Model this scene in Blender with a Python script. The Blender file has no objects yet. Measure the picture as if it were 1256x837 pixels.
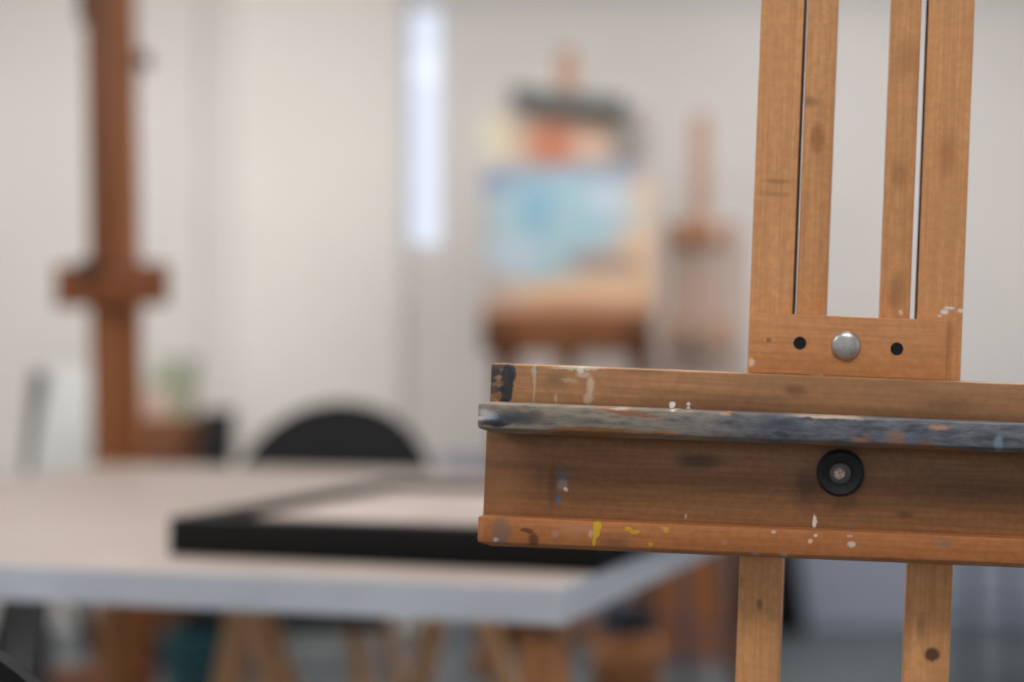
import bpy, bmesh, math, random
from mathutils import Vector, Matrix
random.seed(4)
scene = bpy.context.scene
COL = scene.collection
PI = math.pi

# ------------------------------------------------------------------ camera
CAMH, F, CX, CY = 1.03, 1744.4, 1030.0, 418.5
cam_d = bpy.data.cameras.new('camera')
cam = bpy.data.objects.new('camera', cam_d)
COL.objects.link(cam)
cam.location = (0, 0, CAMH)
cam.rotation_euler = (PI / 2, 0, 0)
cam_d.sensor_width = 36.0
cam_d.lens = 50.0
cam_d.shift_x = -(CX - 628.0) / 1256.0
cam_d.clip_start = 0.05
cam_d.dof.use_dof = True
cam_d.dof.focus_distance = 0.928
cam_d.dof.aperture_fstop = 1.8
scene.camera = cam


def W(px, py, d):
    """the point at distance d in front of the camera seen at a photo position"""
    return Vector(((px - CX) / F * d, d, CAMH - (py - CY) / F * d))


# ------------------------------------------------------------------ colour
def lin(c):
    c = c / 255.0
    return c / 12.92 if c <= 0.04045 else ((c + 0.055) / 1.055) ** 2.4


def rgb(r, g, b):
    return (lin(r), lin(g), lin(b), 1.0)


# ------------------------------------------------------------------ materials
class NM:
    def __init__(self, name):
        self.m = bpy.data.materials.new(name)
        self.m.use_nodes = True
        self.nt = self.m.node_tree
        self.nt.nodes.clear()
        self.out = self.n('ShaderNodeOutputMaterial')
        self.b = self.n('ShaderNodeBsdfPrincipled')
        self.l(self.b.outputs[0], self.out.inputs[0])
        self.tc = self.n('ShaderNodeTexCoord')
        self.oc = self.tc.outputs['Object']

    def n(self, t, **kw):
        x = self.nt.nodes.new(t)
        for k, v in kw.items():
            setattr(x, k, v)
        return x

    def l(self, a, b):
        self.nt.links.new(a, b)

    def mapped(self, src, loc=(0, 0, 0), scale=(1, 1, 1)):
        mp = self.n('ShaderNodeMapping')
        mp.inputs['Location'].default_value = loc
        mp.inputs['Scale'].default_value = scale
        self.l(src, mp.inputs['Vector'])
        return mp.outputs[0]

    def noise(self, vec, scale=5, detail=3, rough=0.5, dist=0.0):
        x = self.n('ShaderNodeTexNoise')
        x.inputs['Scale'].default_value = scale
        x.inputs['Detail'].default_value = detail
        x.inputs['Roughness'].default_value = rough
        x.inputs['Distortion'].default_value = dist
        self.l(vec, x.inputs['Vector'])
        return x

    def ramp(self, fac, stops, mode='LINEAR'):
        r = self.n('ShaderNodeValToRGB')
        r.color_ramp.interpolation = mode
        els = r.color_ramp.elements
        while len(els) < len(stops):
            els.new(0.5)
        for e, (p, c) in zip(els, stops):
            e.position = p
            e.color = c
        self.l(fac, r.inputs[0])
        return r.outputs[0]

    def mix(self, fac, a, b, blend='MIX'):
        x = self.n('ShaderNodeMix', data_type='RGBA', blend_type=blend)
        if isinstance(fac, (int, float)):
            x.inputs[0].default_value = fac
        else:
            self.l(fac, x.inputs[0])
        for v, i in ((a, 6), (b, 7)):
            if isinstance(v, tuple):
                x.inputs[i].default_value = v
            else:
                self.l(v, x.inputs[i])
        return x.outputs[2]

    def math(self, op, a, b=None):
        x = self.n('ShaderNodeMath', operation=op)
        for i, v in enumerate((a, b)):
            if v is None:
                continue
            if isinstance(v, (int, float)):
                x.inputs[i].default_value = v
            else:
                self.l(v, x.inputs[i])
        return x.outputs[0]

    def maprange(self, v, a, b, c=0.0, d=1.0):
        x = self.n('ShaderNodeMapRange', interpolation_type='SMOOTHSTEP')
        self.l(v, x.inputs[0])
        for i, q in zip((1, 2, 3, 4), (a, b, c, d)):
            x.inputs[i].default_value = q
        return x.outputs[0]

    def wobble(self, amp, scale, detail=3):
        """object coordinates shaken by noise"""
        ns = self.noise(self.oc, scale, detail, 0.6)
        s = self.n('ShaderNodeVectorMath', operation='SUBTRACT')
        self.l(ns.outputs['Color'], s.inputs[0])
        s.inputs[1].default_value = (0.5, 0.5, 0.5)
        k = self.n('ShaderNodeVectorMath', operation='SCALE')
        self.l(s.outputs[0], k.inputs[0])
        k.inputs['Scale'].default_value = amp
        a = self.n('ShaderNodeVectorMath', operation='ADD')
        self.l(self.oc, a.inputs[0])
        self.l(k.outputs[0], a.inputs[1])
        return a.outputs[0]

    def spot(self, vec, cx, cz, rx, rz, soft=0.25):
        mp = self.mapped(vec, (-cx / rx, 0, -cz / rz), (1 / rx, 0, 1 / rz))
        ln = self.n('ShaderNodeVectorMath', operation='LENGTH')
        self.l(mp, ln.inputs[0])
        return self.maprange(ln.outputs['Value'], 1 + soft, 1 - soft, 0, 1)

    def bump(self, h, strength=0.2, dist=0.002):
        x = self.n('ShaderNodeBump')
        x.inputs['Strength'].default_value = strength
        x.inputs['Distance'].default_value = dist
        self.l(h, x.inputs['Height'])
        self.l(x.outputs[0], self.b.inputs['Normal'])

    def done(self, col, rough=0.5, metal=0.0, spec=0.4):
        if isinstance(col, tuple):
            self.b.inputs['Base Color'].default_value = col
        else:
            self.l(col, self.b.inputs['Base Color'])
        if isinstance(rough, (int, float)):
            self.b.inputs['Roughness'].default_value = rough
        else:
            self.l(rough, self.b.inputs['Roughness'])
        self.b.inputs['Metallic'].default_value = metal
        self.b.inputs['Specular IOR Level'].default_value = spec
        return self.m


def plain(name, col, rough=0.5, metal=0.0, spec=0.4, var=0.06, scale=6.0):
    q = NM(name)
    ns = q.noise(q.oc, scale, 4, 0.6)
    d = tuple(max(0, c * (1 - var * 2)) for c in col[:3]) + (1,)
    e = tuple(min(1, c * (1 + var)) for c in col[:3]) + (1,)
    c = q.ramp(ns.outputs['Fac'], [(0.3, d), (0.7, e)])
    return q.done(c, rough, metal, spec)


def wood(name, dark, light, axis='X', spots=(), rough=0.48, off=0.0, wob=0.003, wscale=180, extra=None,
         contrast=1.0, blotch=0.35):
    """grain runs along the given local axis; spots = (cx, cz, rx, rz, colour, strength, softness)"""
    q = NM(name)
    i = 'XYZ'.index(axis)
    sc = [60.0, 60.0, 60.0]
    sc[i] = 3.2
    src = q.mapped(q.oc, (off, off * 1.7, off * 0.6))
    g1 = q.noise(q.mapped(src, (0, 0, 0), tuple(sc)), 1.0, 5, 0.62, 0.6)
    sf = [420.0, 420.0, 420.0]
    sf[i] = 14.0
    g2 = q.noise(q.mapped(src, (3, 1, 2), tuple(sf)), 1.0, 3, 0.6)
    bl = [9.0, 9.0, 9.0]
    bl[i] = 4.0
    g3 = q.noise(q.mapped(src, (5, 2, 7), tuple(bl)), 1.0, 3, 0.55)
    mid = tuple((a + b) / 2 for a, b in zip(dark, light))
    c = q.ramp(g1.outputs['Fac'], [(0.5 - 0.32, dark), (0.5, mid), (0.5 + 0.32, light)])
    c = q.mix(q.maprange(g2.outputs['Fac'], 0.62, 0.40, 0, 0.30), c, tuple(x * 0.62 for x in dark[:3]) + (1,))
    c = q.mix(q.maprange(g3.outputs['Fac'], 0.52, 0.72, 0, blotch), c, tuple(x * 0.7 for x in dark[:3]) + (1,))
    g4 = q.noise(q.mapped(src, (1, 8, 3), (1, 1, 1)), 170, 4, .65)
    c = q.mix(q.maprange(g4.outputs['Fac'], .60, .40, 0, .22), c, tuple(x * .55 for x in dark[:3]) + (1,))
    if extra:
        c = extra(q, c, g1, g2)
    if spots:
        w = q.wobble(wob, wscale)
        for (cx, cz, rx, rz, sc_, st, so) in spots:
            mk = q.math('MULTIPLY', q.spot(w, cx, cz, rx, rz, so), st)
            c = q.mix(mk, c, sc_)
    q.bump(g2.outputs['Fac'], 0.10, 0.0006)
    r = q.maprange(g1.outputs['Fac'], 0.3, 0.7, rough + 0.08, rough - 0.06)
    return q.done(c, r, 0, 0.35)


# ------------------------------------------------------------------ mesh helpers
def newbm():
    return bmesh.new()


def merge(bm, t):
    me = bpy.data.meshes.new('tmp')
    t.to_mesh(me)
    t.free()
    bm.from_mesh(me)
    bpy.data.meshes.remove(me)


def hexa(bm, bottom, top, bev=0.0, seg=2):
    """eight corners: four of the bottom ring, four of the top ring, same order"""
    t = bmesh.new()
    a = [t.verts.new(p) for p in bottom]
    b = [t.verts.new(p) for p in top]
    t.faces.new(a[::-1])
    t.faces.new(b)
    for i in range(4):
        j = (i + 1) % 4
        t.faces.new((a[i], a[j], b[j], b[i]))
    bmesh.ops.recalc_face_normals(t, faces=t.faces)
    if bev > 0:
        bmesh.ops.bevel(t, geom=list(t.edges), offset=bev, segments=seg, profile=0.5, affect='EDGES', clamp_overlap=True)
    merge(bm, t)


def box(bm, x0, x1, y0, y1, z0, z1, bev=0.0, seg=2):
    hexa(bm, [(x0, y0, z0), (x1, y0, z0), (x1, y1, z0), (x0, y1, z0)],
         [(x0, y0, z1), (x1, y0, z1), (x1, y1, z1), (x0, y1, z1)], bev, seg)


def frame_of(d):
    d = d.normalized()
    up = Vector((0, 0, 1)) if abs(d.z) < 0.95 else Vector((0, 1, 0))
    s = d.cross(up).normalized()
    return s, s.cross(d).normalized()


def beam(bm, p0, p1, w, t, bev=0.002):
    p0, p1 = Vector(p0), Vector(p1)
    d = (p1 - p0)
    if abs(d.normalized().z) < 0.95:
        s, u = frame_of(d)
    else:
        s, u = Vector((1, 0, 0)), Vector((0, 1, 0))
    ring = [(-w / 2, -t / 2), (w / 2, -t / 2), (w / 2, t / 2), (-w / 2, t / 2)]
    hexa(bm, [p0 + s * a + u * b for a, b in ring], [p1 + s * a + u * b for a, b in ring], bev)


def lathe(bm, prof, centre=(0, 0, 0), axis='Z', seg=32):
    """prof = (radius, height) pairs"""
    t = bmesh.new()
    rings = []
    for r, h in prof:
        if r < 1e-6:
            rings.append([t.verts.new((0, 0, h))])
        else:
            rings.append([t.verts.new((r * math.cos(2 * PI * k / seg), r * math.sin(2 * PI * k / seg), h)) for k in range(seg)])
    for a, b in zip(rings, rings[1:]):
        for k in range(seg):
            j = (k + 1) % seg
            if len(a) == 1 and len(b) == 1:
                continue
            if len(a) == 1:
                t.faces.new((a[0], b[j], b[k]))
            elif len(b) == 1:
                t.faces.new((a[k], a[j], b[0]))
            else:
                t.faces.new((a[k], a[j], b[j], b[k]))
    for rr in (rings[0], rings[-1]):
        if len(rr) > 1:
            t.faces.new(rr)
    bmesh.ops.recalc_face_normals(t, faces=t.faces)
    if axis == 'Y':       # the profile's height runs towards the viewer (-Y)
        bmesh.ops.rotate(t, verts=t.verts, cent=(0, 0, 0), matrix=Matrix.Rotation(PI / 2, 3, 'X'))
    elif axis == 'X':
        bmesh.ops.rotate(t, verts=t.verts, cent=(0, 0, 0), matrix=Matrix.Rotation(PI / 2, 3, 'Y'))
    bmesh.ops.translate(t, verts=t.verts, vec=centre)
    merge(bm, t)


def tube(bm, pts, r, seg=12):
    pts = [Vector(p) for p in pts]
    t = bmesh.new()
    rings = []
    for i, p in enumerate(pts):
        d = (pts[min(i + 1, len(pts) - 1)] - pts[max(i - 1, 0)]).normalized()
        s, u = frame_of(d)
        rr = r[i] if isinstance(r, (list, tuple)) else r
        rings.append([t.verts.new(p + s * rr * math.cos(2 * PI * k / seg) + u * rr * math.sin(2 * PI * k / seg)) for k in range(seg)])
    for a, b in zip(rings, rings[1:]):
        for k in range(seg):
            j = (k + 1) % seg
            t.faces.new((a[k], a[j], b[j], b[k]))
    t.faces.new(rings[0])
    t.faces.new(rings[-1])
    bmesh.ops.recalc_face_normals(t, faces=t.faces)
    merge(bm, t)


def obj(name, bm, mat, parent=None, loc=(0, 0, 0), rot=(0, 0, 0), smooth=True):
    me = bpy.data.meshes.new(name)
    bm.to_mesh(me)
    bm.free()
    if smooth:
        for p in me.polygons:
            p.use_smooth = True
        try:
            me.set_sharp_from_angle(angle=math.radians(38))
        except Exception:
            pass
    me.materials.append(mat)
    o = bpy.data.objects.new(name, me)
    COL.objects.link(o)
    o.location = loc
    o.rotation_euler = rot
    if parent:
        o.parent = parent
    return o


def tag(o, label, cat, group=None):
    o['label'] = label
    o['category'] = cat
    if group:
        o['group'] = group
    return o


def thing(name, label, cat, loc=(0, 0, 0), rot=(0, 0, 0), group=None):
    o = bpy.data.objects.new(name, None)
    COL.objects.link(o)
    o.empty_display_size = 0.1
    o.location = loc
    o.rotation_euler = rot
    return tag(o, label, cat, group)


def struct(name, bm, mat, **kw):
    o = obj(name, bm, mat, smooth=False, **kw)
    o['kind'] = 'structure'
    return o


def dup(root, loc, rz, label, group=None):
    r = root.copy()
    COL.objects.link(r)
    r.location = loc
    r.rotation_euler = (0, 0, rz)
    r['label'] = label
    if group:
        r['group'] = group
    for ch in list(root.children):
        c = ch.copy()
        COL.objects.link(c)
        c.parent = r
        for g in list(ch.children):
            e = g.copy()
            COL.objects.link(e)
            e.parent = c
    return r


# ------------------------------------------------------------------ shared materials
def wall_mat(name, c, s=1.3):
    q = NM(name)
    a = q.noise(q.oc, s, 4, 0.55)
    f = q.noise(q.oc, 90, 3, 0.6)
    d = tuple(x * 0.95 for x in c[:3]) + (1,)
    col = q.ramp(a.outputs['Fac'], [(0.35, d), (0.65, c)])
    q.bump(f.outputs['Fac'], 0.08, 0.002)
    return q.done(col, 0.85, 0, 0.2)


M_WALL = wall_mat('wall_white_paint', rgb(233, 229, 226))
M_WALL_W = wall_mat('wall_warm_white_paint', rgb(246, 242, 236))
M_WALL_FOOT = wall_mat('wall_foot_grey', rgb(164, 171, 188))
M_CEIL = wall_mat('ceiling_paint', rgb(225, 224, 222))
M_FLOOR = None
q = NM('floor_grey_screed')
a_ = q.noise(q.oc, 2.2, 6, 0.6)
b_ = q.noise(q.oc, 40, 4, 0.6)
c_ = q.ramp(a_.outputs['Fac'], [(0.3, rgb(90, 98, 103)), (0.7, rgb(107, 115, 119))])
c_ = q.mix(q.maprange(b_.outputs['Fac'], 0.6, 0.75, 0, 0.3), c_, rgb(86, 92, 95))
M_FLOOR = q.done(c_, 0.55, 0, 0.35)
M_BLACK = plain('black_plastic', rgb(28, 27, 28), 0.6, 0, .25)
M_BLACKMETAL = plain('black_metal', rgb(28, 30, 32), 0.45)
M_STEEL = plain('grey_steel', rgb(74, 82, 96), 0.45, 0.3)
M_FRAME = plain('black_frame_paint', rgb(9, 9, 9), 0.65, 0, .2)
M_WFAR = wood('far_easel_wood', rgb(120, 72, 38), rgb(172, 116, 70), 'Z', off=2.0)
M_WFARX = wood('far_easel_wood_cross', rgb(112, 66, 34), rgb(160, 104, 60), 'X', off=4.0)
M_WPALE = wood('pale_easel_wood', rgb(186, 148, 122), rgb(214, 176, 150), 'Z', off=6.0)
M_WMAST = wood('mast_wood', rgb(104, 56, 24), rgb(138, 82, 40), 'Z', off=8.0)
M_WMASTR = wood('mast_rail_wood', rgb(140, 82, 42), rgb(172, 112, 66), 'Z', off=9.0)
M_WMASTX = wood('mast_block_wood', rgb(112, 60, 26), rgb(150, 88, 44), 'X', off=11.0)
M_WLEG = wood('table_leg_wood', rgb(150, 98, 60), rgb(186, 130, 86), 'Z', off=13.0)
M_WTRES = wood('trestle_wood', rgb(216, 160, 112), rgb(244, 196, 146), 'Z', off=61.0)
M_WCRATE = wood('crate_wood', rgb(142, 86, 48), rgb(178, 116, 70), 'X', off=15.0)

# ------------------------------------------------------------------ the room
XL, XR, YB, YF, ZC = -3.6, 2.4, 5.12, -2.6, 2.75
bm = newbm(); box(bm, XL - .2, XR + .2, YF - .2, YB + .6, -0.1, 0); struct('floor', bm, M_FLOOR)
bm = newbm(); box(bm, XL - .2, XR + .2, YF - .2, YB + .6, ZC, ZC + 0.1); struct('ceiling', bm, M_CEIL)
# back wall with a narrow tall window
wx0, wx1 = W(497, 0, YB).x, W(541, 0, YB).x
wz0 = W(0, 303, YB).z
wz1 = 2.24
bm = newbm()
box(bm, XL, wx0, YB, YB + .06, 0, ZC)
box(bm, wx1, XR, YB, YB + .06, 0, ZC)
box(bm, wx0, wx1, YB, YB + .06, 0, wz0)
box(bm, wx0, wx1, YB, YB + .06, wz1, ZC)
struct('wall_back', bm, M_WALL)
# projecting wall faces to the left of the window
PB = YB - 0.03
bm = newbm(); box(bm, W(291, 0, PB).x, W(493, 0, PB).x, PB, YB, 0, ZC); struct('wall_pier', bm, M_WALL_W)
bm = newbm(); box(bm, XL, W(244, 0, PB).x, PB, YB, 0, ZC); struct('wall_pier_left', bm, M_WALL)
bm = newbm(); box(bm, XL - .2, XL, YF, YB + .25, 0, ZC); struct('wall_left', bm, M_WALL)
# right wall and the wall behind the camera, each with big windows
def wall_with_windows(name, along, at, thick, lo, hi, openings, z0, z1):
    bm = newbm()
    edges = [lo]
    for a, b in openings:
        edges += [a, b]
    edges.append(hi)
    def bx(a, b, c, d):
        if along == 'Y':
            box(bm, at, at + thick, a, b, c, d)
        else:
            box(bm, a, b, at, at + thick, c, d)
    for i in range(0, len(edges), 2):
        bx(edges[i], edges[i + 1], 0, ZC)
    for a, b in openings:
        bx(a, b, 0, z0)
        bx(a, b, z1, ZC)
    return struct(name, bm, M_WALL)
OPR = [(-1.2, 0.5), (1.2, 2.9)]
OPF = [(-2.6, -1.0), (-0.4, 1.2)]
wall_with_windows('wall_right', 'Y', XR, 0.2, YF, YB + .25, OPR, 0.95, 2.35)
wall_with_windows('wall_front', 'X', YF - .2, 0.2, XL, XR, OPF, 0.95, 2.35)
q = NM('window_glass')
tr = q.n('ShaderNodeBsdfTransparent'); gl = q.n('ShaderNodeBsdfGlossy'); mx = q.n('ShaderNodeMixShader')
gl.inputs['Roughness'].default_value = 0.02
mx.inputs[0].default_value = 0.012
q.l(tr.outputs[0], mx.inputs[1]); q.l(gl.outputs[0], mx.inputs[2]); q.l(mx.outputs[0], q.out.inputs[0])
M_GLASS = q.m
M_WFRAME = plain('window_frame_white', rgb(205, 212, 222), 0.4)
def window(n, x0, x1, y0, y1, z0, z1, along):
    t = 0.02 if x1 - x0 > .2 else .006
    fr = newbm()
    if along == 'X':
        ym = (y0 + y1) / 2 if x1 - x0 > .2 else y0 + .032
        box(fr, x0, x0 + t, ym - .03, ym + .03, z0, z1); box(fr, x1 - t, x1, ym - .03, ym + .03, z0, z1)
        box(fr, x0, x1, ym - .03, ym + .03, z0, z0 + t); box(fr, x0, x1, ym - .03, ym + .03, z1 - t, z1)
        g = newbm(); box(g, x0 + t, x1 - t, ym - .003, ym + .003, z0 + t, z1 - t)
    else:
        xm = (x0 + x1) / 2
        box(fr, xm - .03, xm + .03, y0, y0 + t, z0, z1); box(fr, xm - .03, xm + .03, y1 - t, y1, z0, z1)
        box(fr, xm - .03, xm + .03, y0, y1, z0, z0 + t); box(fr, xm - .03, xm + .03, y0, y1, z1 - t, z1)
        g = newbm(); box(g, xm - .003, xm + .003, y0 + t, y1 - t, z0 + t, z1 - t)
    f = struct('window_%d' % n, fr, M_WFRAME)
    p = obj('window_pane', g, M_GLASS, f, smooth=False)
    return f
window(1, wx0, wx1, YB, YB + .06, wz0, wz1, 'X')
k = 2
for a, b in OPR:
    window(k, XR, XR + .2, a, b, .95, 2.35, 'Y'); k += 1
for a, b in OPF:
    window(k, a, b, YF - .2, YF, .95, 2.35, 'X'); k += 1
# beam under the ceiling along the back wall, thin bluish-grey strip along its foot
bm = newbm(); box(bm, wx1 + 0.02, XR, YB - .015, YB, W(0, 6, YB - .015).z, ZC); struct('trim_1', bm, M_CEIL)
bm = newbm(); box(bm, wx1, XR, YB - .012, YB, 0.0, 0.62, 0.004); struct('trim_2', bm, M_WALL_FOOT)

# ------------------------------------------------------------------ the easel in front
EA, EY = 0.0385, 0.018          # it leans a little to the right, and its right side stands a little nearer
D0 = 0.935
UX, UY = 1046.0, 460.0
O0 = W(UX, UY, D0)
ca, sa = math.cos(EA), math.sin(EA)


def uv(px, py):
    dx, dy = px - UX, UY - py
    return dx * ca - dy * sa, dx * sa + dy * ca


def loc2(u, v, d):
    px, py = UX + u * ca + v * sa, UY + u * sa - v * ca
    r = W(px, py, d) - O0
    return r.x * ca - r.z * sa, r.x * sa + r.z * ca


def S(px, py, rx, ry, col, st=1.0, so=0.3, d=D0):
    x, z = loc2(*uv(px, py), d)
    k = d / F
    return (x, z, rx * k, ry * k, col, st, so)


WHITE, PALE, NAVY = rgb(225, 220, 212), rgb(205, 185, 165), rgb(38, 44, 54)
DKW, YEL, BLU = rgb(70, 42, 24), rgb(205, 165, 25), rgb(70, 100, 116)

ea = thing('studio_easel', 'wooden studio easel close in front with paint-stained tray and black wheel knob', 'easel',
           (O0.x - O0.z * sa, D0 + 0.02, 0))
T_LOC = Vector((O0.x, O0.y, O0.z)) - Vector(ea.location)
T_ROT = (0, EA, -EY)


def epart(name, bm, mat, parent=ea):
    return obj(name, bm, mat, parent, T_LOC, T_ROT)


def ebox(bm, u0, u1, v0, v1, d0, d1, bev=0.0012):
    x0, z0 = loc2(u0, v0, d0)
    x1, z1 = loc2(u1, v1, d0)
    box(bm, x0, x1, d0 - D0, d1 - D0, z0, z1, bev)


DP = 0.966
kp = DP / F
PDK, PLT = rgb(206, 145, 92), rgb(228, 168, 114)
# posts: front face at DP
def post(name, u0, u1, v0, v1, thick, mat):
    bm = newbm()
    ebox(bm, u0, u1, v0, v1, DP, DP + thick, 0.0014)
    return epart(name, bm, mat)
VB, VT = -1745, 1900
m1 = wood('post_wood', PDK, PLT, 'Z', [S(952, 222, 16, 3, DKW, .35, .7, DP), S(945, 238, 20, 3, DKW, .25, .7, DP),
                                     S(905, 715, 5, 9, DKW, .3, .6, DP), S(931, 742, 4, 6, DKW, .5, .6, DP)], off=1.0, blotch=.2)
m2 = wood('post_wood_right', PDK, PLT, 'Z', [S(1157, 383, 5, 3, WHITE, .9, .3, DP), S(1163, 378, 6, 2, WHITE, .9, .3, DP),
                                            S(1177, 381, 4, 2.5, WHITE, .85, .3, DP), S(1151, 388, 3, 1.5, WHITE, .7, .3, DP),
                                            S(1142, 803, 9, 8, rgb(60, 36, 20), .85, .35, DP), S(1128, 770, 5, 16, DKW, .3, .6, DP),
                                            S(1160, 190, 10, 24, rgb(150, 88, 50), .5, .8, DP)], off=3.3, blotch=.2)
m3 = wood('inner_post_wood', PDK, PLT, 'Z', [S(1002, 170, 8, 18, rgb(140, 84, 46), .6, .5, DP), S(993, 125, 10, 6, rgb(110, 84, 62), .5, .7, DP)], off=5.1, blotch=.2)
m4 = wood('inner_post_wood_worn', PDK, PLT, 'Z', [S(1102, 214, 9, 18, rgb(120, 82, 54), .4, .7, DP), S(1098, 360, 9, 20, rgb(120, 90, 66), .5, .7, DP),
                                                 S(1104, 384, 2.5, 3, WHITE, .7, .4, DP), S(1110, 70, 12, 20, rgb(140, 96, 64), .4, .8, DP)], off=7.7, blotch=.2)
post('upright', -131, -78, VB, VT, 0.026, m1)
post('upright', 74.5, 131, VB, VT, 0.026, m2)
post('sliding_mast', -73.5, -36.6, 2, 1400, 0.020, m3)
post('sliding_mast', 28.3, 66, 2, 1400, 0.020, m4)
M_SIDE_SHADE = plain('side_shade_dark', rgb(48, 44, 42), 0.5)  # dark strips standing in for shade on the uprights' inner side faces
for u0, u1 in ((-78, -75.8), (72.0, 74.5)):
    bm = newbm(); ebox(bm, u0, u1, 4, 1500, DP + .008, DP + .020, 0.0); epart('side_shade_strip', bm, M_SIDE_SHADE)
# the clamp block with its bolt and two screws
DB = 0.9525
mb = wood('block_wood', rgb(192, 129, 79), rgb(216, 153, 100), 'X', [S(921, 445, 3.5, 5, WHITE, .7, .4, DB), S(1003, 461, 9, 1.5, WHITE, .6, .4, DB),
                                                                   S(943, 417, 3, 3, DKW, .5, .5, DB)], off=2.2, blotch=.2)
bm = newbm()
ebox(bm, -128.5, 113.5, -3.0, 71.5, DB, DP - .0002, 0.0012)
blk = epart('mast_block', bm, mb)
q = NM('zinc_bolt')
ns = q.noise(q.oc, 900, 4, 0.7)
M_ZINC = q.done(q.ramp(ns.outputs['Fac'], [(0.3, rgb(158, 155, 148)), (0.7, rgb(190, 188, 182))]), 0.34, 0.7, 0.5)
x, z = loc2(*uv(1037, 424), DB)
r = 18.2 * DB / F
bm = newbm()
lathe(bm, [(0, 0), (r, 0), (r, .0008)] + [(r * math.cos(t), .0008 + .0042 * math.sin(t)) for t in [PI / 2 * i / 10 for i in range(1, 10)]] + [(0, .005)], (x, DB - D0, z), 'Y', 48)
obj('bolt_head', bm, M_ZINC, ea, T_LOC, T_ROT)
M_SCREW = plain('black_screw', rgb(34, 32, 34), 0.4, 0.6)
M_SLOT = plain('screw_slot', rgb(10, 10, 11), 0.6)
for px, py in ((980.5, 421), (1099.5, 428)):
    x, z = loc2(*uv(px, py), DB)
    r = 7.8 * DB / F
    bm = newbm()
    lathe(bm, [(0, 0), (r, 0), (r, .0004), (r * .86, .0009), (r * .45, .0007), (0, .0007)], (x, DB - D0, z), 'Y', 28)
    sc_ = epart('screw', bm, M_SCREW)
    bm = newbm()
    box(bm, x - r * .52, x + r * .52, DB - D0 - .0012, DB - D0 - .0004, z - r * .11, z + r * .11)
    box(bm, x - r * .11, x + r * .11, DB - D0 - .0012, DB - D0 - .0004, z - r * .52, z + r * .52)
    so_ = obj('slot', bm, M_SLOT, sc_, smooth=False)

# the tray: upper board, painted ledge, front panel, lower lip
BDK, BLT = rgb(158, 112, 74), rgb(200, 150, 107)
bs = [S(976, 479, 14, 6, DKW, .5, .7), S(880, 490, 95, 9, DKW, .35, .9), S(1010, 506, 330, 7, DKW, .35, .8),
      S(1165, 496, 36, 7, DKW, .35, .9), S(680, 466, 12, 9, rgb(105, 84, 66), .45, .8), S(790, 455, 22, 4, rgb(90, 66, 46), .4, .8),
      S(620, 471, 8, 26, NAVY, .95, .15), S(606, 458, 8, 6, NAVY, .9, .25), S(611, 450, 14, 3, NAVY, .7, .4), S(602, 478, 9, 6, rgb(62, 62, 66), .85, .35),
      S(626, 459, 5, 10, NAVY, .9, .2), S(611, 487, 9, 3, rgb(90, 76, 68), .6, .5), S(608, 470, 8, 4, rgb(120, 96, 78), .8, .4), S(602, 466, 5, 4, NAVY, .9, .3), S(613, 478, 6, 3, NAVY, .8, .3), S(615, 492, 5, 4, NAVY, .9, .3), S(609, 463, 5, 1.6, rgb(150, 120, 100), .8, .4), S(600, 489, 4, 5, rgb(150, 112, 84), .7, .4),
      S(654, 472, 1.6, 26, PALE, .45, .6), S(653, 455, 3, 6, rgb(170, 190, 190), .5, .5),
      S(714, 460, 8, 4, PALE, .55, .5), S(723, 474, 4.5, 11, PALE, .65, .5), S(720, 489, 6, 6, PALE, .6, .5), S(697, 467, 10, 2.5, PALE, .35, .6),
      S(706, 452, 30, 2.2, rgb(215, 205, 190), .6, .5), S(711, 454, 4, 4, WHITE, .6, .4), S(680, 489, 2, 5, PALE, .5, .5),
      S(824, 497.5, 4.2, 5, rgb(240, 238, 234), 1, .12), S(844, 496, 3, 2, WHITE, .95, .2), S(844, 501, 2.5, 2.5, WHITE, .95, .2)]
m = wood('tray_board_wood', BDK, BLT, 'X', bs, off=12.3, wob=.0036, wscale=300)
bm = newbm(); ebox(bm, -446, 462, -54, -3.5, D0, DP - .0003, .0012); epart('tray_board', bm, m)


def paint_ledge(q, c, g1, g2):
    w = q.mapped(q.oc, (0, 0, 0), (16, 60, 120))
    n1 = q.noise(w, 1.0, 4, 0.6)
    n2 = q.noise(q.mapped(q.oc, (4, 2, 1), (60, 120, 260)), 1.0, 4, 0.65)
    n3 = q.noise(q.mapped(q.oc, (9, 5, 3), (20, 60, 60)), 1.0, 3, 0.6)
    sep = q.n('ShaderNodeSeparateXYZ'); q.l(q.oc, sep.inputs[0])
    # thicker and bluer paint towards the middle and right of the tray
    right = q.maprange(sep.outputs['X'], -0.16, -0.03)
    blue = q.ramp(n2.outputs['Fac'], [(0.32, rgb(56, 62, 72)), (0.5, rgb(92, 102, 112)), (0.68, rgb(122, 128, 132))])
    grey = q.ramp(n2.outputs['Fac'], [(0.32, rgb(96, 96, 94)), (0.5, rgb(140, 134, 122)), (0.7, rgb(168, 146, 122))])
    pc = q.mix(right, grey, blue)
    cover = q.math('ADD', q.math('MULTIPLY', right, 0.10), n1.outputs['Fac'])
    low = q.maprange(sep.outputs['Z'], loc2(0, -82, .902)[1], loc2(0, -70, .902)[1], -0.10, 0.06)
    cover = q.math('ADD', cover, low)
    c = q.mix(q.maprange(cover, 0.40, 0.50, 0, 0.92), c, pc)
    c = q.mix(q.maprange(n3.outputs['Fac'], 0.62, 0.72, 0, .7), c, rgb(176, 128, 98))
    return c


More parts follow.
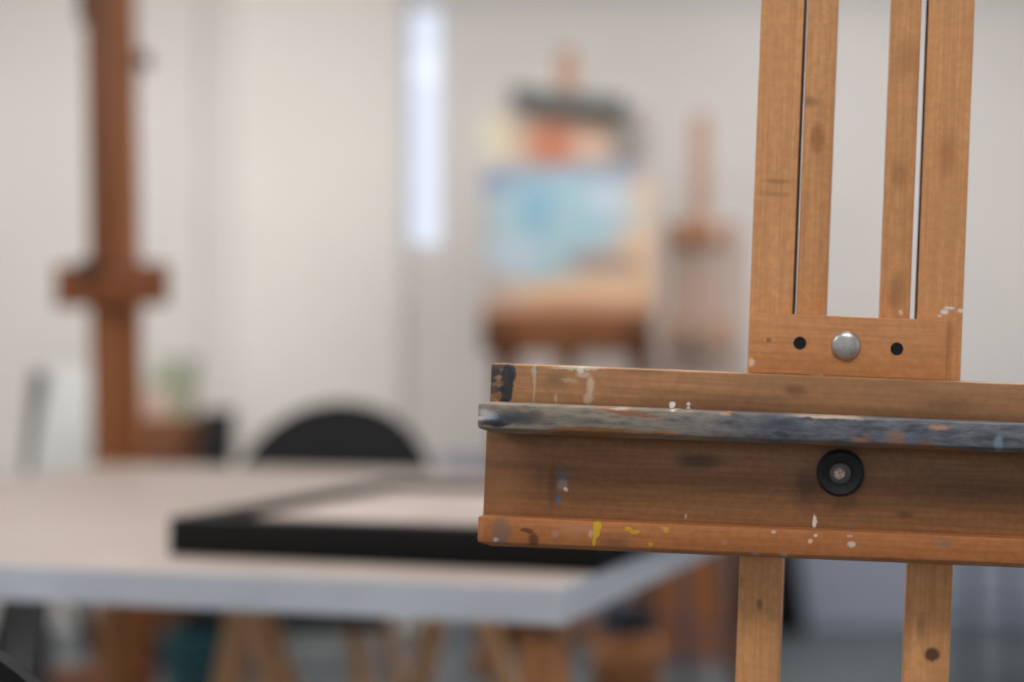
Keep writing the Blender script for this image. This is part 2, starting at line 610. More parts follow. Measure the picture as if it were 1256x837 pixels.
DL = 0.902
ls = [S(640, 516, 40, 5, rgb(52, 58, 68), .6, .7, DL), S(592, 514, 9, 2.2, rgb(215, 216, 222), .9, .4, DL), S(610, 520, 16, 2.6, rgb(34, 38, 46), .9, .4, DL), S(600, 512, 10, 6, rgb(200, 202, 212), .8, .5, DL), S(604, 519, 14, 5, NAVY, .9, .4, DL), S(630, 512, 24, 7, rgb(60, 66, 76), .8, .6, DL),
      S(596, 523, 6, 3, rgb(150, 120, 96), .8, .4, DL), S(655, 509, 12, 5, rgb(84, 76, 72), .7, .6, DL), S(592, 507, 5, 4, rgb(190, 188, 180), .7, .5, DL),
      S(718, 518, 20, 5, rgb(84, 88, 92), .6, .7, DL), S(956, 522, 28, 8, rgb(64, 68, 80), .7, .7, DL), S(960, 533, 12, 3, rgb(56, 62, 70), .8, .5, DL),
      S(1015, 512, 46, 1.6, rgb(205, 188, 165), .8, .5, DL), S(1152, 525, 12, 3, rgb(190, 140, 105), .8, .5, DL), S(890, 509, 7, 2, rgb(200, 160, 125), .8, .4, DL),
      S(1100, 538, 11, 9, rgb(150, 112, 90), .7, .6, DL), S(1120, 540, 10, 9, rgb(88, 104, 128), .7, .6, DL), S(1226, 545, 5, 10, rgb(130, 158, 172), .7, .5, DL),
      S(760, 503, 9, 1.6, rgb(205, 198, 188), .6, .5, DL), S(824, 503, 4, 2.5, WHITE, .9, .3, DL), S(844, 503, 3, 1.5, WHITE, .9, .3, DL)]
m = wood('tray_ledge_wood', rgb(128, 84, 54), rgb(172, 122, 84), 'X', ls, off=21.0, extra=paint_ledge, wob=.005, wscale=90)


def lip(name, u0, u1, vt, vb, vc, df, dbk, inset, mat):
    """a strip with its front and end edges cut back along the bottom"""
    bm = newbm()
    x0, zt = loc2(u0, vt, df)
    x1, zb = loc2(u1, vb, df)
    zc = loc2(u0, vc, df)[1]
    i = inset * df / F
    yf, yb = df - D0, dbk - D0
    t = bmesh.new()
    def ring(z, xi, yi):
        return [t.verts.new(p) for p in ((x0 + xi, yf + yi, z), (x1 - xi, yf + yi, z), (x1 - xi, yb, z), (x0 + xi, yb, z))]
    r0, r1, r2 = ring(zc, i, i * 2.0), ring(zb, 0, 0), ring(zt, 0, 0)
    t.faces.new(r0[::-1]); t.faces.new(r2)
    for a, b in ((r0, r1), (r1, r2)):
        for k in range(4):
            j = (k + 1) % 4
            t.faces.new((a[k], a[j], b[j], b[k]))
    bmesh.ops.recalc_face_normals(t, faces=t.faces)
    bmesh.ops.bevel(t, geom=list(t.edges), offset=.0011, segments=2, profile=.5, affect='EDGES', clamp_overlap=True)
    merge(bm, t)
    return epart(name, bm, mat)


lip('tray_ledge', -459, 475, -53, -83, -90, DL, D0 + .0006, 11, m)
ps = [S(612, 598, 26, 42, rgb(178, 122, 78), .45, .95), S(687, 583, 8, 7, BLU, .55, .6), S(688, 596, 6, 7, rgb(150, 150, 155), .5, .6), S(693, 601, 2.6, 2.6, WHITE, .85, .3), S(683.5, 613, 3, 5, rgb(70, 110, 150), .95, .3),
      S(676, 597, 6, 22, DKW, .45, .8), S(660, 590, 5, 12, DKW, .25, .8), S(856, 566, 26, 9, rgb(52, 32, 18), .65, .6), S(640, 572, 60, 5, DKW, .35, .9),
      S(999, 640, 2.6, 8, WHITE, .95, .3), S(997, 651, 2.8, 2.5, WHITE, .9, .3), S(841, 634, 1.5, 3, rgb(190, 180, 170), .8, .4), S(841, 643, 2, 2, WHITE, .9, .3),
      S(990, 600, 14, 22, rgb(62, 40, 26), .5, .8), S(1110, 632, 10, 4, rgb(52, 34, 24), .5, .6), S(835, 612, 2, 6, rgb(150, 100, 50), .5, .5),
      S(1042, 646, 6, 3, rgb(120, 110, 110), .5, .6), S(1200, 600, 90, 20, rgb(70, 46, 30), .4, .9), S(720, 610, 90, 6, rgb(96, 58, 32), .4, .9)]
m = wood('tray_panel_wood', rgb(128, 86, 52), rgb(166, 117, 75), 'X', ps, off=31.0, wob=.003, blotch=.45)
bm = newbm(); ebox(bm, -449, 465, -226, -86, D0 + .0004, DP - .0003, .0012); epart('tray_panel', bm, m)
DK2 = rgb(72, 46, 30)
DP2 = .922
gs = [S(613, 653, 11, 18, rgb(122, 98, 84), .75, .4, DP2), S(645, 652, 8, 3, DK2, .8, .4, DP2), S(653, 664, 6, 10, DK2, .8, .5, DP2), S(680, 657, 4, 4, rgb(170, 140, 125), .6, .5, DP2),
      S(732, 647, 5.2, 6.5, YEL, 1, .12, DP2), S(731, 655, 4, 6, YEL, 1, .12, DP2), S(728.5, 665, 2.8, 6, YEL, 1, .15, DP2), S(724, 656, 3, 5, rgb(190, 170, 160), .7, .4, DP2),
      S(770, 649, 4.5, 2.5, YEL, .85, .25, DP2), S(778, 653, 6, 2.5, YEL, .85, .25, DP2), S(798, 668, 3.6, 3, YEL, .8, .25, DP2), S(817, 651, 3.5, 3.5, YEL, .7, .3, DP2), S(815, 648, 6, 2, rgb(200, 150, 110), .5, .4, DP2),
      S(755, 667, 18, 6, rgb(112, 80, 60), .6, .7, DP2), S(705, 650, 18, 8, rgb(190, 140, 105), .4, .8, DP2), S(607, 663, 3, 3, rgb(185, 190, 195), .7, .4, DP2),
      S(927, 681, 5, 2.2, rgb(175, 175, 170), .85, .4, DP2), S(962, 682, 5, 2.2, rgb(190, 188, 182), .85, .4, DP2), S(1001, 657, 2, 2, WHITE, .7, .4, DP2), S(994, 664, 3, 2.5, rgb(220, 190, 165), .85, .35, DP2),
      S(1045, 668, 5, 3.5, rgb(215, 205, 190), .8, .4, DP2), S(1043, 658, 3, 1.6, PALE, .6, .4, DP2), S(889, 666, 4, 4, rgb(190, 140, 105), .5, .5, DP2), S(949, 653, 3, 2, WHITE, .5, .5, DP2), S(1158, 667, 7, 5, rgb(120, 105, 105), .5, .6, DP2),
      S(588, 652, 3, 10, rgb(180, 125, 85), .6, .5, DP2)]
m = wood('tray_lip_wood', rgb(164, 100, 54), rgb(198, 128, 76), 'X', gs, off=41.0, wob=.003)
lip('tray_lip', -454.5, 470, -192.5, -224, -232, DP2, D0 + .002, 12, m)
# black wheel knob on its threaded rod
x, z = loc2(*uv(1031, 581), .926)
kr = .926 / F
q = NM('knob_black_plastic')
ns = q.noise(q.oc, 320, 4, .7)
M_KNOB = q.done(q.ramp(ns.outputs['Fac'], [(.45, rgb(16, 15, 16)), (.62, rgb(30, 29, 31)), (.8, rgb(66, 66, 72))]), .5)
yk = D0 + .0004 - D0
bm = newbm()
R = 29.5 * kr
pts = [(0, 0), (R * .9, 0), (R * .9, .001)]
lathe(bm, [(R * .80, 0.0), (R * .96, .0006), (R, .002), (R, .006), (R * .97, .0085), (R * .86, .0095), (R * .66, .0088), (R * .50, .0078), (0, .0078)], (x, yk, z), 'Y', 48)
kn = obj('wheel_knob', bm, M_KNOB, ea, T_LOC, T_ROT)
bm = newbm()
lathe(bm, [(R * .46, .0074), (R * .44, .0096), (R * .36, .0104), (R * .22, .0104), (0, .0104)], (x, yk, z), 'Y', 32)
obj('knob_washer', bm, plain('washer_grey', rgb(92, 90, 92), .45, .5), kn)
bm = newbm()
lathe(bm, [(R * .24, .0100), (R * .24, .0122), (R * .18, .0130), (0, .0130)], (x - R * .04, yk, z), 'Y', 24)
qq = NM('rod_end_worn')
ns = qq.noise(qq.oc, 700, 3, .6)
obj('rod_end', bm, qq.done(qq.ramp(ns.outputs['Fac'], [(.4, rgb(150, 112, 88)), (.6, rgb(205, 190, 176))]), .5, .2), kn)
# foot of the easel, below the picture
zt = 0.0
for sx in (-1, 1):
    bm = newbm(); beam(bm, (sx * .075, -.26, .045), (sx * .075, .44, .045), .036, .05); obj('foot_runner', bm, M_WLEG, ea)
    bm = newbm(); beam(bm, (sx * .075, .40, .06), (sx * .075 , .05, .52), .028, .02); obj('brace', bm, M_WLEG, ea)
    for y in (-.22, .40):
        bm = newbm(); lathe(bm, [(0, -.011), (.017, -.011), (.019, -.008), (.019, .008), (.017, .011), (0, .011)], (sx * .075, y, .0195), 'X', 24)
        obj('castor', bm, M_BLACK, ea)
bm = newbm(); beam(bm, (-.13, .38, .085), (.13, .38, .085), .036, .04); obj('cross_beam', bm, M_WLEG, ea)

# ------------------------------------------------------------------ the table
TZ = 0.75
TA = math.radians(12.5)
A = W(690, 721, (CAMH - TZ) * F / (721 - CY))
q = NM('table_top_laminate')
n1 = q.noise(q.oc, 2.5, 5, .6); n2 = q.noise(q.oc, 30, 4, .6)
c = q.ramp(n1.outputs['Fac'], [(.3, rgb(152, 139, 131)), (.7, rgb(166, 154, 147))])
c = q.mix(q.maprange(n2.outputs['Fac'], .6, .75, 0, .25), c, rgb(140, 131, 126))
M_TOP = q.done(c, .5)
M_EDGE = plain('table_edge_daylight', rgb(192, 199, 209), .35)  # bluish window light on the table edges is put into this colour
tb = thing('work_table', 'large pale work table carrying the black frame, with bluish window light coloured into its edge', 'table', (A.x, A.y, 0), (0, 0, -TA))
# local: x runs left along the front edge (negative), y runs back
LX, LY, TH = 1.66, 1.30, .043
bm = newbm(); box(bm, -LX + .003, -.003, .003, LY - .003, TZ - TH + .002, TZ, .0015); obj('tabletop', bm, M_TOP, tb)
bm = newbm()
e = .004
box(bm, -LX, 0, 0, e, TZ - TH, TZ - .0008); box(bm, -LX, 0, LY - e, LY, TZ - TH, TZ - .0008)
box(bm, -e, 0, e, LY - e, TZ - TH, TZ - .0008); box(bm, -LX, -LX + e, e, LY - e, TZ - TH, TZ - .0008)
obj('edge_light_band', bm, M_EDGE, tb, smooth=False)
for lx, ly in ((-.045, .055), (-.13, LY - .10), (-LX + .08, LY - .10), (-LX + .045, .055)):
    bm = newbm(); box(bm, lx - .023, lx + .023, ly - .023, ly + .023, 0, TZ - TH, .003); obj('leg', bm, M_WLEG, tb)

# wooden trestle carrying the middle of the table
n_, f_ = W(302, 0, 2.45), W(552, 0, 2.99)
tv = Vector((f_.x - n_.x, f_.y - n_.y))
tl = tv.length
tr_ = thing('trestle', 'light wooden trestle under the middle of the pale table', 'trestle', (n_.x, n_.y, 0), (0, 0, math.atan2(tv.y, tv.x) - PI / 2))
TT = TZ - TH - .0005
bm = newbm(); box(bm, -.03, .03, -.04, tl + .04, TT - .055, TT, .003); obj('top_bar', bm, M_WTRES, tr_)
for y in (0, tl):
    for dx0, dx1, dy in ((-.008, -.16, .022), (.012, .29, -.022)):
        bm = newbm(); beam(bm, (dx0, y + dy, TT - .058), (dx1, y + dy, .004), .043, .034, .003); obj('leg', bm, M_WTRES, tr_)

# black frame lying on it
FA = math.radians(14)
N0 = W(207, 682, (CAMH - TZ) * F / (682 - CY))
fr = thing('picture_frame', 'black deep-sided picture frame lying flat on the pale table', 'frame', (N0.x, N0.y, TZ), (0, 0, -FA))
FW, FD, FH, FB = .60, .52, .050, .035
for nm, (x0, x1, y0, y1) in {'a': (0, FW, 0, FB), 'b': (0, FW, FD - FB, FD), 'c': (0, FB, FB, FD - FB), 'd': (FW - FB, FW, FB, FD - FB)}.items():
    bm = newbm(); box(bm, x0, x1, y0, y1, 0.0005, FH, .002); obj('frame_side', bm, M_FRAME, fr)
q = NM('framed_sheet')
n1 = q.noise(q.oc, 5, 4, .6)
c = q.ramp(n1.outputs['Fac'], [(.35, rgb(158, 144, 136)), (.6, rgb(186, 172, 164)), (.75, rgb(164, 138, 122))])
bm = newbm(); box(bm, FB, FW - FB, FB, FD - FB, .001, .038); obj('picture_sheet', bm, q.done(c, .5), fr, smooth=False)

# ------------------------------------------------------------------ chairs with a round black back
def make_chair(loc, rz, label, group=None):
    t = thing('shell_chair', label, 'chair', loc, (0, 0, rz), group)
    # local: the sitter faces -y; the back stands at +y
    bm = newbm()
    nu, nv = 20, 14
    tt = bmesh.new()
    grid = []
    for j in range(nv + 1):
        row = []
        f = 1 - (1 - j / nv) ** 2        # 0 at the seat, 1 at the top of the back
        hw = .258 * math.sqrt(max(1e-4, 1 - max(0, (f - .30) / .70) ** 2.5)) if f > .30 else .258 - .02 * (.30 - f)
        for i in range(nu + 1):
            s = -1 + 2 * i / nu
            x = s * max(hw, .012)
            y = .20 + .06 * f - .07 * (x / .258) ** 2 * (.6 + .4 * (1 - f))
            row.append(tt.verts.new((x, y, .43 + .445 * f)))
        grid.append(row)
    for j in range(nv):
        for i in range(nu):
            tt.faces.new((grid[j][i], grid[j][i + 1], grid[j + 1][i + 1], grid[j + 1][i]))
    bmesh.ops.recalc_face_normals(tt, faces=tt.faces)
    bmesh.ops.solidify(tt, geom=list(tt.faces), thickness=.014)
    merge(bm, tt)
    obj('backrest', bm, M_BLACK, t)
    bm = newbm()
    box(bm, -.215, .215, -.22, .215, .388, .430, .013, 3)
    obj('seat', bm, M_BLACK, t)
    for y in (-.15, .15):
        for sgn in (-1, 1):
            bm = newbm()
            beam(bm, (sgn * .13, y * .8, .389), (sgn * .19, y * 1.25, 0.004), .036, .030, .003)
            obj('leg', bm, M_WTRES, t)
    bm = newbm()
    tube(bm, [(-.15, -.005, .25), (.15, -.005, .25)], .008); tube(bm, [(-.155, -.15, .25), (-.155, .15, .25)], .008); tube(bm, [(.155, -.15, .25), (.155, .15, .25)], .008)
    obj('stretcher', bm, M_STEEL, t)
    return t


c0 = W(429, 500, 3.62)
chair = make_chair((c0.x, 3.36, 0), math.radians(4), 'black round-backed chair on slim wooden legs pulled up behind the pale table')
# dark chair back showing at the very corner of the picture
ch3 = dup(chair, (-.777, 1.24, 0), PI, 'black round-backed chair in the near corner, beyond the front edge of the pale table')
ch3.location.z = 0

# ------------------------------------------------------------------ tall mast easel on the left
DM = 3.42
km = DM / F
b0 = W(146, 960, DM)
me = thing('mast_easel', 'tall brown mast easel with a short cross block, standing behind the pale table', 'easel', (W(152, 0, DM).x, DM, 0), (math.radians(-1.0), -.026, 0))
def mbox(bm, x0, x1, y0, y1, z0, z1, bev=.003):
    box(bm, x0, x1, y0, y1, z0, z1, bev)
bm = newbm(); mbox(bm, -.050, .016, -.03, .03, .05, 2.05); obj('mast', bm, M_WMAST, me)
bm = newbm(); mbox(bm, .018, .050, -.026, .026, .05, 2.05); obj('mast_rail', bm, M_WMASTR, me)
bm = newbm(); mbox(bm, -.030, .006, -.042, -.031, .26, 1.10); obj('sliding_rail', bm, M_WMASTR, me)
zb = W(0, 350, DM).z
bm = newbm(); mbox(bm, -.108, .152, -.075, -.0435, zb - .052, zb + .048); obj('cross_block', bm, M_WMASTX, me)
bm = newbm(); lathe(bm, [(0, 0), (.02, 0), (.024, .006), (.024, .018), (.016, .024), (0, .025)], (-.022, -.0755, zb + .036), 'Y'); obj('clamp_knob', bm, plain('dark_knob', rgb(58, 38, 26), .5), me)
bm = newbm(); lathe(bm, [(.008, 0), (.008, .018), (.02, .02), (.022, .032), (.014, .04), (0, .041)], (.0505, 0, W(0, 72, DM).z), 'X'); obj('side_knob', bm, plain('side_knob_brown', rgb(96, 66, 48), .5), me)
bm = newbm(); mbox(bm, -.066, -.0505, -.028, .028, W(0, 26, DM).z, 1.98); obj('top_bracket', bm, plain('dark_bracket', rgb(40, 32, 28), .5, .5), me)
bm = newbm(); mbox(bm, -.13, .10, -.075, -.031, .20, .25); obj('lower_tray', bm, M_WMASTX, me)
for s in (-1, 1):
    bm = newbm(); beam(bm, (s * .20, -.28, .03), (s * .20, .34, .03), .05, .05); obj('foot_runner', bm, M_WMAST, me)
bm = newbm(); mbox(bm, -.24, .24, -.03, .03, .055, .115); obj('cross_beam', bm, M_WMASTX, me)

# ------------------------------------------------------------------ far easel with a painted canvas
DE = 4.55
ke = DE / F
Xc = W(692, 0, DE).x
fe = thing('painting_easel', 'brown easel by the white back wall, holding the blue and beige painting', 'easel', (Xc, DE, 0))
def fx(px): return (px - 692) * ke
def fz(py): return CAMH - (py - CY) * ke
bm = newbm(); box(bm, fx(680), fx(704), .03, .075, .05, fz(57), .004); obj('mast', bm, M_WPALE, fe)
for a, b in ((603, 630), (771, 796)):
    bm = newbm(); box(bm, fx(a), fx(b), .03, .075, .05, fz(372), .004); obj('upright', bm, M_WFAR, fe)
bm = newbm(); box(bm, fx(597), fx(800), -.07, .029, fz(434), fz(384), .004); obj('shelf', bm, M_WFARX, fe)
for a in (615, 785):
    bm = newbm(); lathe(bm, [(0, 0), (.032, 0), (.04, .01), (.04, .03), (.03, .038), (0, .04)], (fx(a), -.0705, fz(408)), 'Y'); obj('shelf_knob', bm, plain('shelf_knob_brown', rgb(96, 54, 26), .5), fe)
bm = newbm()
hexa(bm, [(fx(630), -.055, fz(132)), (fx(768), -.055, fz(146)), (fx(768), -.004, fz(146)), (fx(630), -.004, fz(132))],
     [(fx(630), -.055, fz(108)), (fx(768), -.055, fz(122)), (fx(768), -.004, fz(122)), (fx(630), -.004, fz(108))], .004)
obj('top_clamp', bm, plain('clamp_grey_paint', rgb(112, 116, 113), .6), fe)
for s in (-1, 1):
    bm = newbm(); beam(bm, (s * .22, -.22, .035), (s * .22, .28, .035), .05, .055); obj('foot_runner', bm, M_WFARX, fe)
bm = newbm(); box(bm, fx(597), fx(800), .03, .075, .07, .13, .004); obj('cross_beam', bm, M_WFARX, fe)

q = NM('abstract_painting')
w = q.wobble(.05, 9, 3)
CZ = fz(255)
def CS(px, py, rx, ry, col, st=1.0, so=.35):
    return (fx(px), fz(py) - CZ, rx * ke, ry * ke, col, st, so)
c = q.ramp(q.noise(q.oc, 6, 4, .6).outputs['Fac'], [(.3, rgb(196, 186, 178)), (.7, rgb(212, 202, 194))])
for (cx, cz, rx, rz, cc, st, so) in [
    CS(610, 165, 26, 34, rgb(226, 220, 198)), CS(695, 172, 74, 34, rgb(206, 172, 146), .9), CS(679, 178, 30, 27, rgb(208, 136, 110)), CS(676, 190, 12, 9, rgb(190, 130, 84)),
    CS(720, 174, 17, 13, rgb(226, 190, 168)), CS(771, 172, 24, 46, rgb(146, 140, 136), .9), CS(768, 196, 20, 12, rgb(128, 122, 120), .8),
    CS(740, 345, 110, 52, rgb(240, 206, 170)), CS(788, 300, 26, 85, rgb(238, 202, 164)), CS(700, 378, 120, 12, rgb(210, 160, 124), .9),
    CS(700, 214, 96, 14, rgb(160, 172, 194), .9), CS(616, 226, 26, 18, rgb(146, 162, 192)), CS(690, 262, 92, 46, rgb(176, 210, 222)), CS(664, 305, 66, 40, rgb(178, 210, 220)),
    CS(658, 256, 22, 32, rgb(148, 194, 218), .9), CS(632, 314, 32, 24, rgb(200, 216, 230)), CS(745, 243, 26, 18, rgb(206, 222, 236)),
    CS(770, 272, 18, 14, rgb(212, 206, 204), .8), CS(738, 322, 44, 15, rgb(172, 154, 150), .9)]:
    c = q.mix(q.math('MULTIPLY', q.spot(w, cx, cz, rx, rz, so), st), c, cc)
M_ART = q.done(c, .6)
bm = newbm(); box(bm, fx(590), fx(801), -.03, .0, fz(383) - CZ, fz(130) - CZ, .002)
art = tag(obj('painting', bm, M_ART, None, (Xc, DE + .022 - .0, CZ)), 'abstract painting with light blue, orange and beige patches on the far easel shelf', 'painting')
art.location.y = DE + .029

# ------------------------------------------------------------------ pale easel beside it
DQ = 4.78
kq = DQ / F
Xq = W(860, 0, DQ).x
pe = thing('pale_easel', 'slender pale wooden easel standing empty before the back wall', 'easel', (Xq, DQ, 0))
def gx(px): return (px - 860) * kq
def gz(py): return CAMH - (py - CY) * kq
bm = newbm(); box(bm, gx(849), gx(871), -.02, .02, .05, gz(142), .003); obj('mast', bm, M_WPALE, pe)
for a in (828, 895):
    bm = newbm(); box(bm, gx(a - 8), gx(a + 8), -.018, .018, .05, gz(272), .003); obj('upright', bm, M_WPALE, pe)
bm = newbm(); box(bm, gx(818), gx(905), -.045, -.0205, gz(306), gz(276), .003); obj('cross_rail', bm, M_WPALE, pe)
bm = newbm(); lathe(bm, [(0, 0), (.035, 0), (.046, .012), (.046, .04), (.034, .05), (0, .052)], (gx(854), -.0455, gz(288)), 'Y'); obj('clamp_knob', bm, plain('pale_easel_knob', rgb(182, 126, 92), .5), pe)
bm = newbm(); box(bm, gx(818), gx(905), -.075, -.0205, gz(432), gz(392), .003); obj('shelf', bm, M_WPALE, pe)
bm = newbm(); lathe(bm, [(0, 0), (.034, 0), (.042, .012), (.042, .03), (.03, .036), (0, .037)], (gx(854), -.0755, gz(415)), 'Y'); obj('shelf_knob', bm, plain('pale_easel_knob_grey', rgb(150, 136, 122), .5), pe)
for s in (-1, 1):
    bm = newbm(); beam(bm, (s * .10, -.05, .03), (s * .10, .29, .03), .045, .05); obj('foot_runner', bm, M_WPALE, pe)

# ------------------------------------------------------------------ things along the back, left of the round-backed chair
# black tripod easel with a pale canvas
DT = 3.95
kt = DT / F
tx = W(47, 0, DT).x
te = thing('tripod_easel', 'black folding tripod easel with a pale canvas on it, left of the tall mast', 'easel', (tx, DT, 0))
def hz(py): return CAMH - (py - CY) * kt
for x0, x1, y1 in ((-.018, -.03, -.20), (.018, .10, -.20)):
    bm = newbm(); beam(bm, (x0, -.01, hz(640)), (x1, y1, .012), .07, .03); obj('leg', bm, M_BLACKMETAL, te)
bm = newbm(); beam(bm, (.0, .03, hz(640)), (0.0, .36, .012), .04, .024); obj('leg', bm, M_BLACKMETAL, te)
bm = newbm(); hexa(bm, [(-.05, -.012, hz(660)), (.045, -.012, hz(660)), (.045, .03, hz(660)), (-.05, .03, hz(660))],
                   [(-.014, -.012, hz(456)), (.014, -.012, hz(456)), (.014, .03, hz(456)), (-.014, .03, hz(456))], .003); obj('head_post', bm, plain('head_post_grey', rgb(62, 62, 60), .5), te)
bm = newbm(); box(bm, -.12, .20, -.155, -.115, hz(652), hz(640), .003); obj('rest', bm, M_BLACKMETAL, te)
bm = newbm()
hexa(bm, [(-.00, -.145, hz(640)), (.27, -.145, hz(640)), (.27, -.125, hz(640)), (-.00, -.125, hz(640))],
     [(.03, -.05, hz(452)), (.24, -.05, hz(452)), (.24, -.03, hz(452)), (.03, -.03, hz(452))], .002)
cv = tag(obj('canvas', bm, plain('canvas_pale', rgb(206, 208, 206), .7), None, (tx + .03, DT, .0004)), 'pale blank canvas resting on the black tripod easel', 'canvas')

# brown cabinet with a green and pink study on top
DG = 4.45
kg = DG / F
def jz(py): return CAMH - (py - CY) * kg
cx0, cx1 = W(120, 0, DG).x, W(226, 0, DG).x
zt = jz(514)
cb = thing('brown_cabinet', 'narrow brown wooden cabinet behind the tall mast, carrying a small green study', 'cabinet', ((cx0 + cx1) / 2, DG, 0))
hw = (cx1 - cx0) / 2
M_CAB = wood('cabinet_wood', rgb(110, 66, 40), rgb(150, 96, 62), 'Z', off=51)
bm = newbm(); box(bm, -hw, hw, 0, .30, .04, zt, .004); obj('carcass', bm, M_CAB, cb)
bm = newbm(); box(bm, -hw + .012, hw - .012, -.018, -.0005, .06, zt - .02, .003); dr = obj('door', bm, M_CAB, cb)
bm = newbm(); lathe(bm, [(0, 0), (.008, 0), (.008, .012), (.014, .016), (.012, .024), (0, .025)], (hw - .04, -.0185, zt - .12), 'Y'); obj('knob', bm, M_STEEL, dr)
bm = newbm(); box(bm, -hw + .01, hw - .01, .01, .29, 0, .0395, .002); obj('plinth', bm, M_BLACK, cb)
q = NM('green_study')
w = q.wobble(.03, 14)
c = rgb(168, 168, 150)
c = q.mix(q.spot(w, .05, .10, .10, .10, .5), c, rgb(146, 150, 126))
c = q.mix(q.spot(w, -.02, .04, .06, .045, .5), c, rgb(204, 176, 164))
c = q.mix(q.math('MULTIPLY', q.spot(w, .075, .165, .03, .02, .5), .8), c, rgb(140, 144, 146))
c = q.mix(q.spot(w, -.08, .15, .05, .08, .5), c, rgb(204, 208, 204))
bm = newbm()
hexa(bm, [(-.13, .10, 0), (.115, .10, 0), (.115, .115, 0), (-.13, .115, 0)], [(-.13, .15, .19), (.115, .15, .19), (.115, .165, .19), (-.13, .165, .19)], .002)
tag(obj('study_board', bm, q.done(c, .6), None, ((cx0 + cx1) / 2, DG, zt + .001)), 'small green and pink painted board propped on top of the brown cabinet', 'painting')

# black board standing beside the cabinet
DR = 4.42
bo = thing('drawing_board', 'narrow black drawing board standing upright beside the brown cabinet', 'board', (W(249, 0, DR).x, DR, 0))
z5 = CAMH - (505 - CY) / F * DR
bm = newbm(); hexa(bm, [(-.05, 0, .001), (.05, 0, .001), (.05, .03, .001), (-.05, .03, .001)], [(-.05, .10, z5), (.05, .10, z5), (.05, .13, z5), (-.05, .13, z5)], .006); obj('board_panel', bm, M_BLACK, bo)
bm = newbm(); box(bm, -.012, .012, .066, .084, z5 - .13, z5 - .11, .002); obj('clip', bm, M_STEEL, bo)

# teal bucket on the floor under the far side of the table
DBK = 4.0
bk = thing('teal_bucket', 'dark teal bucket on the grey floor behind the pale table', 'bucket', (W(252, 0, DBK).x, DBK, 0))
M_TEAL = plain('teal_plastic', rgb(40, 84, 92), .45)
bm = newbm(); lathe(bm, [(0, .002), (.085, .002), (.088, .006), (.112, .205), (.118, .208), (.118, .222), (.110, .222), (.084, .012), (0, .012)]); obj('bucket_body', bm, M_TEAL, bk)
bm = newbm(); tube(bm, [(.119 * math.cos(t), -.02 - .11 * math.sin(t) * .8, .20 - .10 * math.sin(t)) for t in [PI * i / 14 for i in range(15)]], .004, 8); obj('handle', bm, M_STEEL, bk)

# wooden crates and tins seen below the table edge
def crate(loc, w_, d_, h_, rz, name, label, mat):
    t = thing(name, label, 'crate', loc, (0, 0, rz))
    n = max(2, int(round(h_ / .11)))
    hh = h_ / n
    for i in range(n):
        z0, z1 = i * hh + .003, (i + 1) * hh - .003
        if i == 0: z0 = 0.001
        bm = newbm()
        box(bm, -w_ / 2, w_ / 2, -d_ / 2, -d_ / 2 + .014, z0, z1, .002); box(bm, -w_ / 2, w_ / 2, d_ / 2 - .014, d_ / 2, z0, z1, .002)
        box(bm, -w_ / 2, -w_ / 2 + .014, -d_ / 2 + .0145, d_ / 2 - .0145, z0, z1, .002); box(bm, w_ / 2 - .014, w_ / 2, -d_ / 2 + .0145, d_ / 2 - .0145, z0, z1, .002)
        obj('slat', bm, mat, t)
    for sx in (-1, 1):
        for sy in (-1, 1):
            bm = newbm(); box(bm, sx * (w_ / 2 - .028) - .0135, sx * (w_ / 2 - .028) + .0135, sy * (d_ / 2 - .028) - .0135, sy * (d_ / 2 - .028) + .0135, .001, h_, .002); obj('corner_post', bm, mat, t)
    bm = newbm(); box(bm, -w_ / 2 + .015, w_ / 2 - .015, -d_ / 2 + .015, d_ / 2 - .015, .012, .022); obj('bottom', bm, mat, t)
    return t
crate((W(848, 0, 4.56).x, 4.63, 0), .222, .14, .40, 0, 'wooden_crate', 'orange-brown wooden crate on the floor in front of the pale easel', M_WCRATE)
crate((W(758, 0, 3.3).x, 3.42, 0), .16, .18, .30, math.radians(10), 'small_crate', 'small light wooden crate on the floor behind the near table leg', M_WLEG)
pt = thing('paint_can', 'dark blue-black can on the floor behind the table corner', 'can', (W(768, 0, 4.0).x, 4.0, 0))
M_CAN = plain('can_dark', rgb(40, 46, 56), .45)
bm = newbm(); lathe(bm, [(0, .001), (.072, .001), (.074, .004), (.074, .006), (.072, .008), (.072, .27), (.075, .274), (.075, .28), (0, .28)]); obj('can_body', bm, M_CAN, pt)
bm = newbm(); lathe(bm, [(0, .2805), (.066, .2805), (.068, .286), (.06, .287), (0, .285)]); obj('lid', bm, M_CAN, pt)

# grey steel stools
def make_stool(loc, rz, label, group):
    t = thing('steel_stool', label, 'stool', loc, (0, 0, rz), group)
    bm = newbm(); lathe(bm, [(0, .60), (.165, .60), (.172, .606), (.172, .622), (.165, .630), (0, .632)]); obj('seat', bm, M_BLACK, t)
    for k in range(4):
        a = k * PI / 2
        bm = newbm(); tube(bm, [(.13 * math.cos(a), .13 * math.sin(a), .6), (.20 * math.cos(a), .20 * math.sin(a), .004)], .013); obj('leg', bm, M_STEEL, t)
    bm = newbm(); tube(bm, [(.171 * math.cos(a), .171 * math.sin(a), .25) for a in [2 * PI * i / 32 for i in range(33)]], .007, 8); obj('foot_ring', bm, M_STEEL, t)
    return t
st = make_stool((W(1215, 0, 4.1).x, 4.1, 0), math.radians(14), 'grey steel stool on the bare floor beyond the right leg of the front easel', 'steel stools')
dup(st, (W(826, 0, 3.7).x - .02, 3.75, 0), math.radians(22), 'grey steel stool between the pale table and the orange-brown crate', 'steel stools')

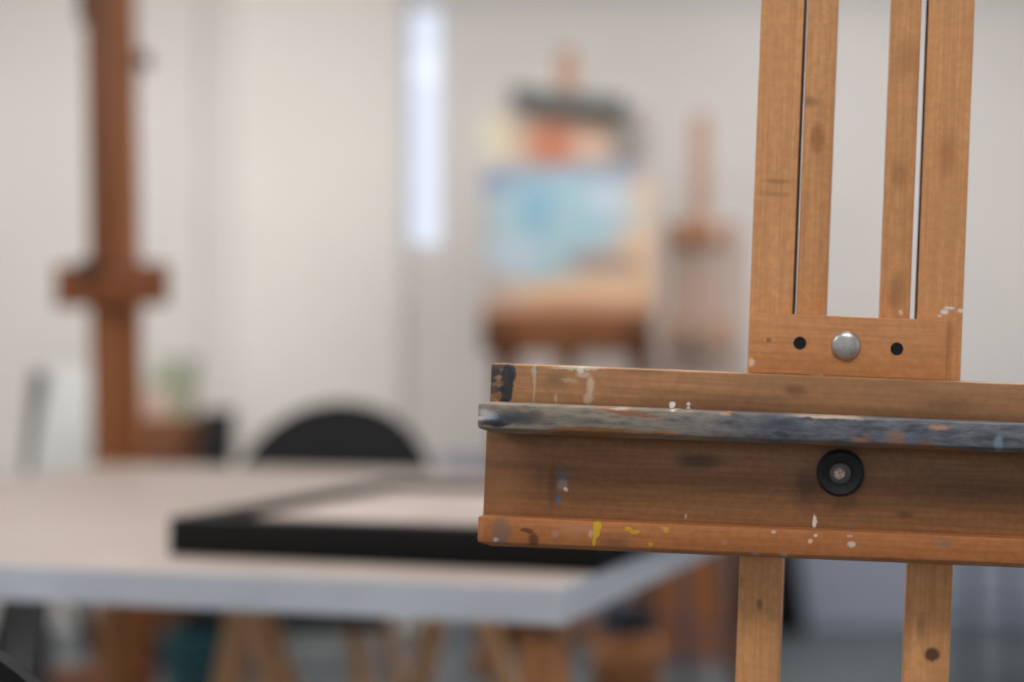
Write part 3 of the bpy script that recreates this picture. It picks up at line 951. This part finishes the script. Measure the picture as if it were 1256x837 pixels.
# black portfolio bag against the back wall
pb = thing('portfolio_bag', 'black portfolio bag leaning on the grey foot of the back wall', 'bag', (W(945, 0, 4.9).x, 5.0, 0))
bm = newbm()
hexa(bm, [(-.08, -.03, .002), (.125, -.03, .002), (.125, .03, .002), (-.08, .03, .002)], [(-.06, .06, .44), (.065, .06, .44), (.065, .10, .44), (-.06, .10, .44)], .015, 3)
obj('bag_body', bm, M_FRAME, pb)
bm = newbm(); tube(bm, [(-.03, .08, .435), (-.025, .08, .48), (.0, .08, .495), (.025, .08, .48), (.03, .08, .435)], .006, 8); obj('handle', bm, M_FRAME, pb)

# ------------------------------------------------------------------ lamps, daylight, look
q = NM('lamp_diffuser')
em = q.n('ShaderNodeEmission')
em.inputs[0].default_value = (1.0, 0.965, 0.93, 1)
em.inputs[1].default_value = 12.0
q.l(em.outputs[0], q.out.inputs[0])
M_LAMP = q.m
M_LFR = plain('lamp_frame_white', rgb(230, 230, 230), .4)
i = 0
for y in (-0.45, 1.5, 3.6):
    for x in (-2.4, 0.15):
        L = thing('ceiling_lamp', 'flat white ceiling lamp panel overhead', 'lamp', (x, y, ZC - .001), (0, 0, 0), 'ceiling lamp panels')
        bm = newbm()
        box(bm, -.62, .62, -.32, -.30, -.04, 0); box(bm, -.62, .62, .30, .32, -.04, 0); box(bm, -.62, -.60, -.30, .30, -.04, 0); box(bm, .60, .62, -.30, .30, -.04, 0)
        obj('lamp_frame', bm, M_LFR, L, smooth=False)
        bm = newbm(); box(bm, -.60, .60, -.30, .30, -.035, -.005); obj('diffuser', bm, M_LAMP, L, smooth=False)

wd = bpy.data.worlds.new('daylight')
scene.world = wd
wd.use_nodes = True
nt = wd.node_tree
bg = nt.nodes['Background']
bg.inputs[0].default_value = (0.80, 0.87, 1.0, 1)
bg.inputs[1].default_value = 1.1
# portals so the windows' daylight is sampled well
def portal(loc, rot, sx, sy):
    l = bpy.data.lights.new('window_portal', 'AREA')
    l.shape = 'RECTANGLE'; l.size = sx; l.size_y = sy
    l.cycles.is_portal = True
    o = bpy.data.objects.new('window_portal', l); COL.objects.link(o)
    o.location = loc; o.rotation_euler = rot
for a, b in OPR:
    portal((XR + .19, (a + b) / 2, 1.65), (0, PI / 2, 0), 1.4, b - a)
for a, b in OPF:
    portal(((a + b) / 2, YF - .19, 1.65), (PI / 2, 0, 0), b - a, 1.4)
portal(((wx0 + wx1) / 2, YB + .07, (wz0 + wz1) / 2), (-PI / 2, 0, 0), wx1 - wx0, wz1 - wz0)

scene.view_settings.view_transform = 'Standard'
scene.view_settings.look = 'None'
scene.view_settings.gamma = 1.0
scene.view_settings.use_curve_mapping = False
scene.view_settings.exposure = 0.0
scene.cycles.use_denoising = True
scene.cycles.max_bounces = 10
scene.cycles.diffuse_bounces = 6
